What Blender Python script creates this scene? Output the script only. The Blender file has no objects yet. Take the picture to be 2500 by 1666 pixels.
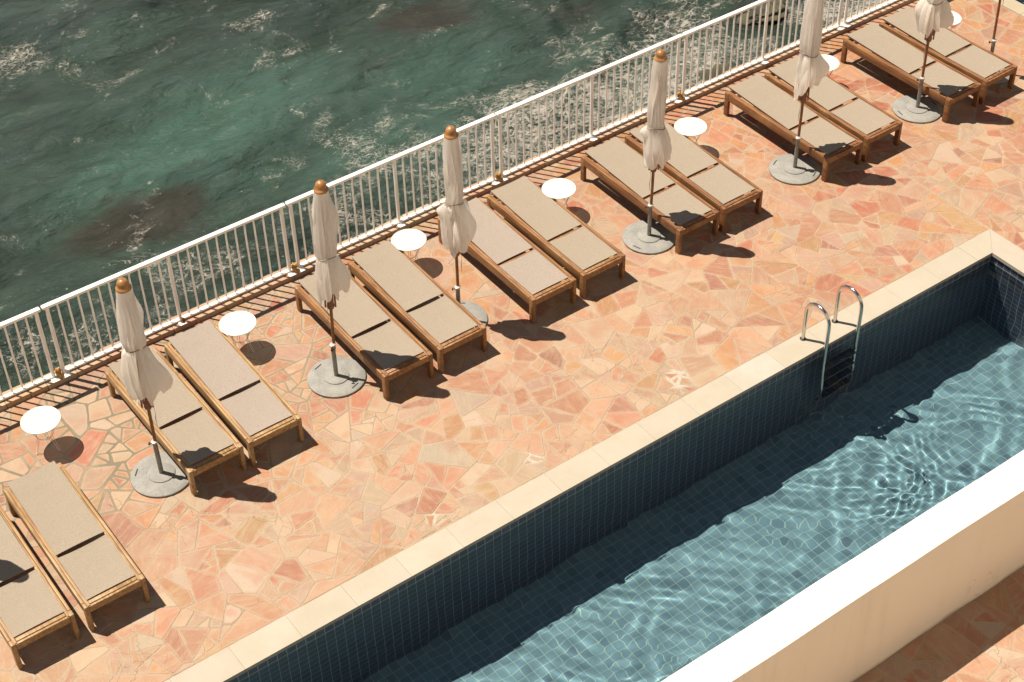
import bpy, bmesh, math, random
import numpy as np
from mathutils import Vector, Matrix

# ------------------------------------------------------------------ camera, world, sun, exposure
sc = bpy.context.scene
COL = sc.collection
cam = bpy.data.cameras.new('camera')
camo = bpy.data.objects.new('camera', cam)
COL.objects.link(camo)
sc.camera = camo
cam.sensor_width = 36.0
cam.lens = 58.13
cam.clip_start = 0.1
cam.clip_end = 6000.0
_R = (0.80828956712841, -0.5884633534499972, -0.019464257441556092)
_U = (0.4043844596374873, 0.5308112169629808, 0.7447903468426378)
_F = (0.427949978940372, 0.6098773102786027, -0.6670146039872531)
camo.matrix_world = Matrix(((_R[0], _U[0], -_F[0], 0.0), (_R[1], _U[1], -_F[1], 0.0),
                            (_R[2], _U[2], -_F[2], 12.5), (0, 0, 0, 1)))
SUNV = Vector((-0.272, 0.383, 1.0)).normalized()          # towards the sun
SUN_EL = math.asin(SUNV.z)
world = bpy.data.worlds.new('World')
sc.world = world
world.use_nodes = True
wnt = world.node_tree
sky = wnt.nodes.new('ShaderNodeTexSky')
sky.sky_type = 'NISHITA'
sky.sun_disc = False
sky.sun_elevation = SUN_EL
sky.sun_rotation = math.atan2(SUNV.x, SUNV.y)
sky.altitude = 1200.0
sky.air_density = 0.7
sky.dust_density = 0.3
sky.ozone_density = 0.8
tint = wnt.nodes.new('ShaderNodeVectorMath')
tint.operation = 'MULTIPLY'
tint.inputs[1].default_value = (1.0, 0.88, 0.76)          # the photograph's warm white balance
wnt.links.new(sky.outputs[0], tint.inputs[0])
wnt.links.new(tint.outputs[0], wnt.nodes['Background'].inputs[0])
wnt.nodes['Background'].inputs[1].default_value = 0.06
sun = bpy.data.lights.new('sun', 'SUN')
sun.energy = 5.0
sun.angle = math.radians(0.32)
sun.color = (1.0, 0.905, 0.775)
sun.cycles.is_caustics_light = True
suno = bpy.data.objects.new('sun', sun)
COL.objects.link(suno)
suno.rotation_euler = SUNV.to_track_quat('Z', 'Y').to_euler()
suno.location = (0, 20, 40)
sc.view_settings.view_transform = 'Standard'
sc.view_settings.look = 'None'
sc.view_settings.exposure = 0.75
sc.view_settings.gamma = 1.0
sc.cycles.max_bounces = 10
sc.cycles.transparent_max_bounces = 12
sc.cycles.caustics_refractive = True
sc.cycles.caustics_reflective = False
sc.cycles.blur_glossy = 0.3

RNG = random.Random(7)
NPR = np.random.default_rng(11)


# ------------------------------------------------------------------ node helpers
class NT:
    def __init__(s, name):
        s.m = bpy.data.materials.new(name)
        s.m.use_nodes = True
        s.t = s.m.node_tree
        s.b = s.t.nodes['Principled BSDF']
        s.out = s.t.nodes['Material Output']

    def n(s, typ, ins=None, **kw):
        nd = s.t.nodes.new('ShaderNode' + typ)
        for k, v in kw.items():
            setattr(nd, k, v)
        for k, v in (ins or {}).items():
            sock = nd.inputs[k]
            if hasattr(v, 'is_linked') or isinstance(v, bpy.types.NodeSocket):
                s.t.links.new(v, sock)
            else:
                sock.default_value = v
        return nd

    def math(s, op, a, b=0.0, c=0.0, clamp=False):
        nd = s.n('Math', {0: a, 1: b, 2: c}, operation=op)
        nd.use_clamp = clamp
        return nd.outputs[0]

    def mix(s, f, a, b, mode='MIX'):
        nd = s.t.nodes.new('ShaderNodeMix')
        nd.data_type = 'RGBA'
        nd.blend_type = mode
        for i, v in ((0, f), (6, a), (7, b)):
            if isinstance(v, bpy.types.NodeSocket):
                s.t.links.new(v, nd.inputs[i])
            else:
                nd.inputs[i].default_value = v if i == 0 else (tuple(v) + (1.0,))[:4]
        return nd.outputs[2]

    def ramp(s, f, lo, hi, a=0.0, b=1.0, smooth=True):
        nd = s.n('MapRange', {0: f, 1: lo, 2: hi, 3: a, 4: b})
        nd.interpolation_type = 'SMOOTHSTEP' if smooth else 'LINEAR'
        return nd.outputs[0]

    def noise(s, vec, scale, detail=4.0, rough=0.55, dist=0.0):
        nd = s.n('TexNoise', {'Scale': scale, 'Detail': detail, 'Roughness': rough, 'Distortion': dist})
        if vec is not None:
            s.t.links.new(vec, nd.inputs['Vector'])
        return nd.outputs[0]

    def attr(s, name, out='Fac'):
        return s.n('Attribute', attribute_name=name).outputs[out]

    def coords(s, which='Object'):
        return s.n('TexCoord').outputs[which]

    def mapping(s, vec, scale=(1, 1, 1), rot=(0, 0, 0), loc=(0, 0, 0)):
        return s.n('Mapping', {'Vector': vec, 'Scale': scale, 'Rotation': rot, 'Location': loc}).outputs[0]

    def bump(s, h, strength=0.3, dist=0.01, normal=None):
        nd = s.n('Bump', {'Height': h, 'Strength': strength, 'Distance': dist})
        if normal is not None:
            s.t.links.new(normal, nd.inputs['Normal'])
        return nd.outputs[0]

    def set(s, **kw):
        f = {'off_white_canvas': 1.0, 'perforated_white_metal': .62, 'white_rail_paint': 1.0, 'white_wire': .85, 'painted_plaster': .86,
             'polished_steel': 1.0, 'sea_water': .50, 'cream_coping_stone': .535, 'crazy_paving_stone': .55, 'cement_joint': .56,
             'khaki_sling': .545, 'pinkish_grey_sling': .54}.get(s.m.name, 0.67)
        if 'Base_Color' in kw:
            bc = kw['Base_Color']
            kw['Base_Color'] = tuple(v * f for v in bc) if isinstance(bc, (tuple, list)) else s.n('VectorMath', {0: bc, 3: f}, operation='SCALE').outputs[0]
        for k, v in kw.items():
            k = k.replace('_', ' ')
            sock = s.b.inputs[k]
            if isinstance(v, bpy.types.NodeSocket):
                s.t.links.new(v, sock)
            else:
                sock.default_value = (tuple(v) + (1.0,))[:4] if isinstance(v, (tuple, list)) else v
        return s.m


def simple(name, col, rough=0.6, metal=0.0, var=0.12, scale=14.0, bump=0.0):
    k = NT(name)
    o = k.coords()
    n = k.noise(o, scale)
    d = tuple(c * (1 - var * 1.6) for c in col)
    l = tuple(min(1, c * (1 + var)) for c in col)
    kw = dict(Base_Color=k.mix(k.ramp(n, 0.3, 0.7), d, l), Roughness=rough, Metallic=metal)
    if bump:
        kw['Normal'] = k.bump(k.noise(o, scale * 6), bump, 0.004)
    return k.set(**kw)


# ------------------------------------------------------------------ materials
def mat_stone():
    k = NT('crazy_paving_stone')
    o = k.coords()
    base = k.attr('col', 'Color')
    ang = k.attr('ang')
    edge = k.attr('edge')
    rot = k.n('VectorRotate', {'Vector': o, 'Angle': ang}, rotation_type='Z_AXIS').outputs[0]
    streak = k.noise(k.mapping(rot, (2.6, 11.0, 1.0)), 1.6, 6.0, 0.68, 0.18)
    fine = k.noise(k.mapping(rot, (14.0, 42.0, 10.0)), 1.4, 4.0, 0.65)
    blot = k.noise(o, 3.3, 3.0, 0.5, 0.6)
    big = k.noise(o, 0.55, 3.0, 0.5, 0.3)
    c = k.mix(k.ramp(streak, 0.42, 0.68), base, k.mix(0.45, base, (0.72, 0.52, 0.35)))
    c = k.mix(k.math('MULTIPLY', k.ramp(blot, 0.47, 0.68), 0.62), c, k.mix(0.6, base, (0.56, 0.215, 0.115)))
    # grains: dark and pale mineral flecks
    c = k.mix(k.math('MULTIPLY', k.ramp(fine, 0.56, 0.74), 0.34), c, (0.40, 0.235, 0.14))
    c = k.mix(k.math('MULTIPLY', k.ramp(fine, 0.44, 0.26), 0.30), c, (0.80, 0.62, 0.43))
    grain = k.noise(o, 160.0, 2.0, 0.6)
    c = k.mix(k.ramp(grain, 0.35, 0.65, 0.0, 0.16), c, (0.34, 0.21, 0.12))
    # cement film smeared over the stone edges
    en = k.math('ADD', edge, k.math('MULTIPLY', k.math('SUBTRACT', k.noise(o, 7.0, 5.0, 0.65), 0.5), 2.2))
    film = k.math('MULTIPLY', k.ramp(en, 0.85, -0.15), k.math('MULTIPLY', k.ramp(big, 0.30, 0.66, 0.35, 1.0), k.ramp(k.n('SeparateXYZ', {0: o}).outputs[0], 5.0, 13.0, 1.0, 0.5)))
    c = k.mix(film, c, (0.62, 0.455, 0.315))
    dust = k.math('MULTIPLY', k.ramp(k.noise(o, 1.7, 5.0, 0.6, 0.8), 0.48, 0.75), 0.38)
    dust = k.math('MULTIPLY', dust, k.ramp(k.n('SeparateXYZ', {0: o}).outputs[0], 5.0, 13.0, 1.0, 0.45))
    c = k.mix(dust, c, (0.68, 0.525, 0.365))
    # hairline cracks
    v = k.n('TexVoronoi', {'Vector': k.n('VectorMath', {0: o, 1: k.n('VectorMath', {0: k.n('TexNoise', {'Vector': o, 'Scale': 4.0, 'Detail': 4.0}).outputs[1], 3: 0.28}, operation='SCALE').outputs[0]}, operation='ADD').outputs[0],
                            'Scale': 2.4}, feature='DISTANCE_TO_EDGE').outputs[0]
    cr = k.math('MULTIPLY', k.ramp(v, 0.010, 0.002), k.ramp(k.noise(o, 1.3), 0.52, 0.60))
    c = k.mix(k.math('MULTIPLY', cr, 0.6), c, (0.26, 0.155, 0.09))
    h = k.math('ADD', k.math('MULTIPLY', streak, 0.6), k.math('MULTIPLY', fine, 0.5))
    return k.set(Base_Color=c, Roughness=0.82, Normal=k.bump(h, 0.55, 0.012))


def mat_mortar():
    k = NT('cement_joint')
    o = k.coords()
    x = k.n('SeparateXYZ', {0: o}).outputs
    n = k.noise(o, 1.1, 4.0, 0.6, 0.5)
    gx = k.ramp(x[0], 9.5, 3.5)
    gy = k.ramp(x[1], 11.0, 12.6)
    grey = k.math('MULTIPLY', k.math('MULTIPLY', gx, gy), k.ramp(n, 0.30, 0.55, 0.4, 1.0))
    c = k.mix(k.ramp(n, 0.35, 0.65), (0.66, 0.50, 0.34), (0.50, 0.375, 0.25))
    c = k.mix(grey, c, (0.30, 0.255, 0.165))
    wht = None
    for px, py, r in PATCHES:
        d = k.n('VectorMath', {0: o, 1: (px, py, 0.0)}, operation='DISTANCE').outputs['Value']
        m = k.ramp(k.math('ADD', d, k.math('MULTIPLY', k.noise(o, 5.0), 0.16)), r + 0.12, r + 0.02)
        wht = m if wht is None else k.math('MAXIMUM', wht, m)
    c = k.mix(wht, c, (0.72, 0.63, 0.50))
    c = k.mix(k.ramp(k.noise(o, 55.0, 3.0), 0.4, 0.7, 0.0, 0.4), c, (0.24, 0.19, 0.13))
    return k.set(Base_Color=c, Roughness=0.95, Normal=k.bump(k.noise(o, 70.0), 0.5, 0.006))


def mat_coping():
    k = NT('cream_coping_stone')
    o = k.coords()
    col = k.attr('col', 'Color')
    n = k.noise(o, 2.2, 5.0, 0.6)
    f = k.noise(o, 95.0, 3.0, 0.6)
    c = k.mix(k.ramp(n, 0.35, 0.7, 0, 0.35), col, (0.56, 0.46, 0.32))
    c = k.mix(k.ramp(f, 0.56, 0.72, 0, 0.35), c, (0.42, 0.33, 0.22))
    v = k.n('TexVoronoi', {'Vector': o, 'Scale': 26.0}).outputs[0]
    c = k.mix(k.ramp(v, 0.10, 0.05, 0, 0.7), c, (0.36, 0.28, 0.18))
    return k.set(Base_Color=c, Roughness=0.7, Normal=k.bump(f, 0.2, 0.003))


def mat_tile(name, lo, hi, odd, grout):
    k = NT(name)
    uv = k.n('UVMap', uv_map='UVMap').outputs[0]
    S = 0.1045
    sc_ = k.n('VectorMath', {0: uv, 3: 1.0 / S}, operation='SCALE').outputs[0]
    xy = k.n('SeparateXYZ', {0: sc_}).outputs
    fx = k.math('FRACT', xy[0])
    fy = k.math('FRACT', xy[1])
    ex = k.math('MINIMUM', fx, k.math('SUBTRACT', 1.0, fx))
    ey = k.math('MINIMUM', fy, k.math('SUBTRACT', 1.0, fy))
    e = k.math('MINIMUM', ex, ey)
    g = k.ramp(e, 0.036, 0.022)
    cell = k.n('VectorMath', {0: sc_}, operation='FLOOR').outputs[0]
    wn = k.n('TexWhiteNoise', {'Vector': cell}, noise_dimensions='3D').outputs[0]
    base = k.mix(k.ramp(wn, 0.0, 1.0, smooth=False), lo, hi)
    base = k.mix(k.math('GREATER_THAN', wn, 0.965), base, odd)
    base = k.mix(k.ramp(k.noise(uv, 30.0, 3.0), 0.4, 0.8, 0, 0.3), base, tuple(v * .7 for v in lo))
    c = k.mix(g, base, grout)
    k.set(Base_Color=c, Roughness=k.mix(g, (0.3, 0.3, 0.3), (0.8, 0.8, 0.8)),
          Normal=k.bump(k.math('SUBTRACT', 1.0, g), 0.4, 0.003))
    return k.m


def mat_pool_water():
    k = NT('pool_water')
    g = k.n('BsdfGlass', {'Color': (0.90, 0.985, 0.99, 1.0), 'Roughness': 0.0, 'IOR': 1.333})
    k.t.links.new(g.outputs[0], k.out.inputs[0])
    return k.m


def mat_sea():
    k = NT('sea_water')
    o = k.coords()
    foam_glint = k.attr('foam_glint')
    rock = k.attr('rock')
    teal = k.attr('teal')
    wob = k.n('TexNoise', {'Vector': o, 'Scale': 1.3, 'Detail': 6.0, 'Roughness': 0.6}).outputs[1]
    w = k.n('VectorMath', {0: o, 1: k.n('VectorMath', {0: wob, 3: 1.1}, operation='SCALE').outputs[0]}, operation='ADD').outputs[0]
    m = k.noise(k.mapping(o, (0.35, 0.75, 0.5), (0, 0, 0.25)), 1.0, 6.0, 0.6, 0.4)
    m2 = k.noise(k.mapping(o, (0.8, 2.0, 1.0), (0, 0, 0.3)), 1.2, 6.0, 0.65, 0.5)
    c = k.mix(k.ramp(m, 0.35, 0.68), (0.036, 0.056, 0.038), (0.062, 0.104, 0.074))
    c = k.mix(k.math('MULTIPLY', teal, k.ramp(m2, 0.30, 0.62, 0.35, 1.0)), c, (0.085, 0.185, 0.135))
    c = k.mix(k.ramp(m2, 0.50, 0.70, 0.0, 0.4), c, (0.085, 0.135, 0.120))  # sky sheen on wave crests painted into the water colour
    rk = k.ramp(k.math('ADD', k.math('MULTIPLY', rock, 0.85), k.math('MULTIPLY', k.math('SUBTRACT', m2, 0.5), 1.3)), 0.22, 0.75)
    rn = k.noise(w, 3.0, 5.0, 0.6)
    c = k.mix(rk, c, k.mix(rn, (0.062, 0.050, 0.034), (0.045, 0.052, 0.034)))
    # foam: curling threads along warped contours, breaking into flecks, plus painted sun glints
    dn = k.math('ADD', foam_glint, k.math('MULTIPLY', k.math('SUBTRACT', k.noise(o, 1.1, 6.0, 0.66, 0.8), 0.55), 2.1))
    wid = k.ramp(dn, 0.05, 1.35, 0.0, 0.036, smooth=False)

    def thread(vec, scl, dist, wm):
        nn = k.noise(vec, scl, 3.0, 0.55, dist)
        return k.ramp(k.math('SUBTRACT', k.math('ABSOLUTE', k.math('SUBTRACT', nn, 0.5)), k.math('MULTIPLY', wid, wm)), 0.008, -0.004)
    o2 = k.mapping(o, (0.8, 1.35, 1.0), (0, 0, 0.5))
    a = thread(o2, 1.1, 1.6, 0.75)
    b = thread(k.mapping(o, (1.0, 1.5, 1.0), (0, 0, 0.2), (5, 3, 0)), 2.6, 1.8, 0.9)
    w2 = k.n('VectorMath', {0: o2, 1: k.n('VectorMath', {0: wob, 3: 0.55}, operation='SCALE').outputs[0]}, operation='ADD').outputs[0]
    vd = k.n('TexVoronoi', {'Vector': w2, 'Scale': 3.6}, feature='DISTANCE_TO_EDGE').outputs[0]
    vd2 = k.n('TexVoronoi', {'Vector': w2, 'Scale': 8.5}, feature='DISTANCE_TO_EDGE').outputs[0]
    e_ = k.math('MAXIMUM', k.ramp(k.math('SUBTRACT', vd, k.math('MULTIPLY', wid, 1.5)), 0.014, -0.010),
                k.ramp(k.math('SUBTRACT', vd2, k.math('MULTIPLY', wid, 1.7)), 0.016, -0.012))
    brk = k.ramp(k.noise(o, 9.0, 4.0, 0.65), 0.40, 0.50)
    brk2 = k.ramp(k.noise(o, 2.4, 3.0, 0.6), 0.36, 0.48)
    lace = k.math('MULTIPLY', k.math('MAXIMUM', k.math('MULTIPLY', k.math('MAXIMUM', a, b), brk2), k.math('MULTIPLY', e_, brk)), k.ramp(dn, 0.05, 0.30))
    vf = k.n('TexVoronoi', {'Vector': w2, 'Scale': 7.5})
    pick = k.n('SeparateXYZ', {0: vf.outputs['Color']}).outputs
    fleck = k.math('MULTIPLY', k.ramp(k.math('SUBTRACT', vf.outputs['Distance'], k.math('MULTIPLY', pick[1], 0.24)), 0.03, -0.03),
                   k.math('GREATER_THAN', pick[0], k.ramp(dn, 0.0, 1.3, 1.0, 0.60, smooth=False)))
    vg = k.n('TexVoronoi', {'Vector': k.mapping(o, (1.0, 1.35, 1.0), (0, 0, 0.4)), 'Scale': 17.0})
    pg = k.n('SeparateXYZ', {0: vg.outputs['Color']}).outputs
    fleck = k.math('MAXIMUM', fleck, k.math('MULTIPLY', k.ramp(vg.outputs['Distance'], 0.26, 0.16),
                   k.math('GREATER_THAN', pg[0], k.ramp(dn, -0.1, 1.3, 1.0, 0.68, smooth=False))))
    sp = k.noise(o, 20.0, 2.0, 0.55)
    glint_paint = k.math('MULTIPLY', k.ramp(sp, 0.70, 0.72), k.ramp(k.noise(o, 0.75, 4.0, 0.65, 0.5), 0.54, 0.66))  # sun glints painted as pale specks into the base colour
    ft = k.math('MAXIMUM', k.math('MAXIMUM', lace, fleck), glint_paint)
    soft = k.math('MULTIPLY', k.ramp(dn, 0.40, 1.25), k.ramp(k.noise(w, 5.0, 6.0, 0.7), 0.44, 0.66, 0.0, 0.95))
    fo = k.math('MAXIMUM', ft, soft)
    c = k.mix(fo, c, (0.66, 0.61, 0.52))
    h1 = k.noise(k.mapping(o, (0.9, 1.8, 1.0), (0, 0, 0.3)), 1.5, 8.0, 0.62, 0.3)
    h2 = k.noise(k.mapping(o, (1.0, 1.5, 1.0), (0, 0, -0.4)), 7.0, 6.0, 0.6)
    nb = k.bump(h2, 0.40, 0.04, k.bump(h1, 0.9, 0.30))
    k.set(Base_Color=c, Roughness=k.math('ADD', 0.14, k.math('MULTIPLY', fo, 0.6)), Normal=nb, IOR=1.33)
    return k.m


def mat_wood(name, dark, light, worn):
    k = NT(name)
    o = k.coords('Generated')
    o = k.coords()
    r = k.n('ObjectInfo').outputs['Random']
    off = k.n('CombineXYZ', {0: k.math('MULTIPLY', r, 37.0), 1: k.math('MULTIPLY', r, 11.0)}).outputs[0]
    p = k.n('VectorMath', {0: o, 1: off}, operation='ADD').outputs[0]
    g = k.noise(k.mapping(p, (26.0, 1.6, 26.0)), 1.4, 5.0, 0.65, 0.6)
    f = k.noise(k.mapping(p, (130.0, 6.0, 130.0)), 1.0, 3.0, 0.6)
    b = k.noise(p, 2.6, 4.0, 0.6)
    c = k.mix(k.ramp(g, 0.33, 0.67), dark, light)
    c = k.mix(k.math('MULTIPLY', k.ramp(b, 0.50, 0.72), 0.6), c, worn)
    c = k.mix(k.ramp(f, 0.52, 0.72, 0, 0.55), c, tuple(v * 0.45 for v in dark))
    return k.set(Base_Color=c, Roughness=0.55, Normal=k.bump(g, 0.35, 0.004))


def mat_sling(name, col):
    k = NT(name)
    o = k.coords()
    w1 = k.n('TexWave', {'Vector': o, 'Scale': 90.0}, bands_direction='X').outputs[1]
    w2 = k.n('TexWave', {'Vector': o, 'Scale': 90.0}, bands_direction='Y').outputs[1]
    g = k.noise(o, 130.0, 2.0, 0.6)
    lo = tuple(v * 0.80 for v in col)
    hi = tuple(min(1, v * 1.13) for v in col)
    c = k.mix(k.ramp(g, 0.3, 0.7), lo, hi)
    c = k.mix(k.ramp(k.noise(o, 2.3, 4.0), 0.5, 0.75, 0, 0.22), c, tuple(v * 0.82 for v in col))
    k.set(Base_Color=c, Roughness=0.9, Normal=k.bump(k.math('ADD', w1, w2), 0.15, 0.002))
    tr = k.n('BsdfTransparent', {'Color': (1.0, 0.86, 0.70, 1.0)})
    mx = k.n('MixShader', {0: 0.11, 1: k.b.outputs[0], 2: tr.outputs[0]})
    k.t.links.new(mx.outputs[0], k.out.inputs[0])
    return k.m


def mat_canvas():
    k = NT('off_white_canvas')
    o = k.coords()
    n = k.noise(o, 6.0, 5.0, 0.6)
    f = k.noise(o, 150.0, 2.0, 0.6)
    c = k.mix(k.ramp(n, 0.35, 0.7), (0.90, 0.86, 0.79), (0.94, 0.90, 0.85))
    c = k.mix(k.ramp(f, 0.45, 0.7, 0, 0.12), c, (0.74, 0.68, 0.58))
    k.set(Base_Color=c, Roughness=0.9, Normal=k.bump(k.noise(k.mapping(o, (30, 30, 5)), 1.0, 4.0), 0.5, 0.012))
    tl = k.n('BsdfTranslucent', {'Color': (0.98, 0.94, 0.87, 1.0)})
    mx = k.n('MixShader', {0: 0.68, 1: k.b.outputs[0], 2: tl.outputs[0]})
    k.t.links.new(mx.outputs[0], k.out.inputs[0])
    return k.m


def mat_mesh_top():
    k = NT('perforated_white_metal')
    o = k.coords()
    v = k.n('TexVoronoi', {'Vector': o, 'Scale': 44.0, 'Randomness': 0.0}).outputs[0]
    hole = k.ramp(v, 0.45, 0.39)
    k.set(Base_Color=(0.88, 0.875, 0.85), Roughness=0.4)
    tr = k.n('BsdfTransparent')
    mx = k.n('MixShader', {0: hole, 1: k.b.outputs[0], 2: tr.outputs[0]})
    k.t.links.new(mx.outputs[0], k.out.inputs[0])
    return k.m


def mat_concrete():
    k = NT('umbrella_base_concrete')
    o = k.coords()
    r = k.n('ObjectInfo').outputs['Random']
    p = k.n('VectorMath', {0: o, 1: k.n('CombineXYZ', {0: k.math('MULTIPLY', r, 31.0)}).outputs[0]}, operation='ADD').outputs[0]
    n = k.noise(p, 7.0, 6.0, 0.65, 0.5)
    f = k.noise(p, 60.0, 4.0, 0.65)
    c = k.mix(k.ramp(n, 0.35, 0.68), (0.31, 0.305, 0.28), (0.40, 0.385, 0.34))
    c = k.mix(k.ramp(f, 0.52, 0.70, 0, 0.5), c, (0.16, 0.16, 0.145))
    c = k.mix(k.ramp(f, 0.42, 0.28, 0, 0.4), c, (0.52, 0.49, 0.42))
    return k.set(Base_Color=c, Roughness=0.75, Normal=k.bump(f, 0.3, 0.004))


def mat_plaster():
    k = NT('painted_plaster')
    o = k.coords()
    f = k.noise(o, 85.0, 4.0, 0.7)
    n = k.noise(o, 1.6, 5.0, 0.6)
    c = k.mix(k.ramp(n, 0.4, 0.75, 0, 0.35), (0.86, 0.78, 0.665), (0.81, 0.71, 0.58))
    z = k.n('SeparateXYZ', {0: o}).outputs[2]
    st = k.math('MULTIPLY', k.ramp(k.math('ADD', z, k.math('MULTIPLY', n, 0.10)), 0.12, 0.045), 0.7)
    c = k.mix(st, c, (0.42, 0.32, 0.21))
    wv = k.n('VectorMath', {0: o, 1: k.n('VectorMath', {0: k.n('TexNoise', {'Vector': o, 'Scale': 3.0, 'Detail': 5.0}).outputs[1], 3: 0.5}, operation='SCALE').outputs[0]}, operation='ADD').outputs[0]
    hc = k.n('TexVoronoi', {'Vector': wv, 'Scale': 1.1}, feature='DISTANCE_TO_EDGE').outputs[0]
    c = k.mix(k.math('MULTIPLY', k.math('MULTIPLY', k.ramp(hc, 0.006, 0.001), k.ramp(k.noise(o, 1.7), 0.55, 0.62)), 0.35), c, (0.45, 0.36, 0.26))
    dr = k.noise(k.mapping(o, (5.0, 5.0, 0.5)), 1.0, 5.0, 0.6)
    c = k.mix(k.ramp(dr, 0.52, 0.75, 0, 0.22), c, (0.62, 0.50, 0.36))
    return k.set(Base_Color=c, Roughness=0.9, Normal=k.bump(f, 0.55, 0.006))


def mat_rust_foam():
    k = NT('weathered_yellow_filler')
    o = k.coords()
    n = k.noise(o, 28.0, 5.0, 0.65)
    c = k.mix(k.ramp(n, 0.35, 0.65), (0.62, 0.46, 0.17), (0.62, 0.24, 0.05))
    return k.set(Base_Color=c, Roughness=0.9, Normal=k.bump(n, 0.6, 0.01))


def mat_rail():
    k = NT('white_rail_paint')
    o = k.coords()
    n = k.noise(k.mapping(o, (20, 20, 2.2)), 1.0, 5.0, 0.7)
    c = k.mix(k.ramp(k.noise(o, 5.0, 4.0), 0.4, 0.7), (0.88, 0.86, 0.81), (0.82, 0.79, 0.73))
    c = k.mix(k.ramp(n, 0.66, 0.74, 0, 0.6), c, (0.50, 0.32, 0.15))
    return k.set(Base_Color=c, Roughness=0.45)


def mat_rock():
    k = NT('wet_rock')
    o = k.coords()
    n = k.noise(o, 2.5, 6.0, 0.65)
    c = k.mix(k.ramp(n, 0.35, 0.65), (0.045, 0.036, 0.026), (0.135, 0.120, 0.050))
    return k.set(Base_Color=c, Roughness=0.45, Normal=k.bump(k.noise(o, 9.0, 6.0, 0.7), 0.9, 0.08))


# ------------------------------------------------------------------ mesh helpers
def tag(o, label=None, cat=None, group=None, kind=None):
    if label:
        o['label'] = label
    if cat:
        o['category'] = cat
    if group:
        o['group'] = group
    if kind:
        o['kind'] = kind
    return o


def empty(name, loc=(0, 0, 0), rz=0.0):
    o = bpy.data.objects.new(name, None)
    o.empty_display_size = 0.1
    COL.objects.link(o)
    o.location = loc
    o.rotation_euler = (0, 0, rz)
    return o


class MB:
    """collects shapes; build() links them as one mesh object"""

    def __init__(s):
        s.v, s.f = [], []

    def add(s, vs, fs):
        k = len(s.v)
        s.v += [tuple(v) for v in vs]
        s.f += [tuple(i + k for i in f) for f in fs]
        return s

    def box(s, a, b, bev=0.0, mat=None):
        x0, y0, z0 = a
        x1, y1, z1 = b
        if bev <= 0:
            vs = [(x, y, z) for z in (z0, z1) for y in (y0, y1) for x in (x0, x1)]
            fs = [(0, 2, 3, 1), (4, 5, 7, 6), (0, 1, 5, 4), (2, 6, 7, 3), (0, 4, 6, 2), (1, 3, 7, 5)]
        else:
            bm = bmesh.new()
            bmesh.ops.create_cube(bm, size=1.0)
            for v in bm.verts:
                v.co = Vector(((x0 + x1) / 2 + v.co.x * (x1 - x0), (y0 + y1) / 2 + v.co.y * (y1 - y0), (z0 + z1) / 2 + v.co.z * (z1 - z0)))
            bmesh.ops.bevel(bm, geom=list(bm.edges), offset=bev, segments=2, profile=0.5, affect='EDGES')
            bm.verts.index_update()
            vs = [v.co.copy() for v in bm.verts]
            fs = [[v.index for v in f.verts] for f in bm.faces]
            bm.free()
        if mat is not None:
            vs = [mat @ Vector(v) for v in vs]
        return s.add(vs, fs)

    def tube(s, pts, r, n=10, cap=True, closed=False):
        pts = [Vector(p) for p in pts]
        rs = r if isinstance(r, (list, tuple)) else [r] * len(pts)
        vs, fs = [], []
        N = len(pts)
        nrm = None
        for i, p in enumerate(pts):
            if closed:
                t = (pts[(i + 1) % N] - pts[i - 1]).normalized()
            else:
                t = (pts[min(i + 1, N - 1)] - pts[max(i - 1, 0)]).normalized()
            if nrm is None:
                a = Vector((0, 0, 1)) if abs(t.z) < 0.9 else Vector((1, 0, 0))
                nrm = (a - t * a.dot(t)).normalized()
            else:
                nrm = (nrm - t * nrm.dot(t)).normalized()
            bn = t.cross(nrm)
            for j in range(n):
                q = 2 * math.pi * j / n
                vs.append(p + (nrm * math.cos(q) + bn * math.sin(q)) * rs[i])
        M = N if closed else N - 1
        for i in range(M):
            i2 = (i + 1) % N
            for j in range(n):
                j2 = (j + 1) % n
                fs.append((i * n + j, i * n + j2, i2 * n + j2, i2 * n + j))
        if cap and not closed:
            fs.append(tuple(reversed(range(n))))
            fs.append(tuple((N - 1) * n + j for j in range(n)))
        return s.add(vs, fs)

    def lathe(s, prof, n=32, c=(0, 0)):
        vs, fs = [], []
        for r, z in prof:
            for j in range(n):
                q = 2 * math.pi * j / n
                vs.append((c[0] + r * math.cos(q), c[1] + r * math.sin(q), z))
        for i in range(len(prof) - 1):
            for j in range(n):
                j2 = (j + 1) % n
                fs.append((i * n + j, i * n + j2, (i + 1) * n + j2, (i + 1) * n + j))
        fs.append(tuple(reversed(range(n))))
        fs.append(tuple((len(prof) - 1) * n + j for j in range(n)))
        return s.add(vs, fs)

    def build(s, name, mat, parent=None, smooth=True, loc=(0, 0, 0)):
        me = bpy.data.meshes.new(name)
        me.from_pydata(s.v, [], s.f)
        me.materials.append(mat)
        if smooth:
            me.polygons.foreach_set('use_smooth', [True] * len(me.polygons))
            try:
                me.set_sharp_from_angle(angle=math.radians(40))
            except Exception:
                pass
        me.update()
        o = bpy.data.objects.new(name, me)
        COL.objects.link(o)
        o.location = loc
        if parent is not None:
            o.parent = parent
        return o


def kids(o):
    return [c for c in bpy.data.objects if c.parent == o]


def copy_tree(o, parent=None):
    c = o.copy()
    COL.objects.link(c)
    c.parent = parent
    for ch in kids(o):
        copy_tree(ch, c)
    return c


def pattr(me, name, vals, typ='FLOAT'):
    a = me.attributes.new(name, typ, 'POINT')
    if typ == 'FLOAT':
        a.data.foreach_set('value', np.asarray(vals, dtype=np.float32).ravel())
    else:
        a.data.foreach_set('color', np.asarray(vals, dtype=np.float32).ravel())


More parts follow.
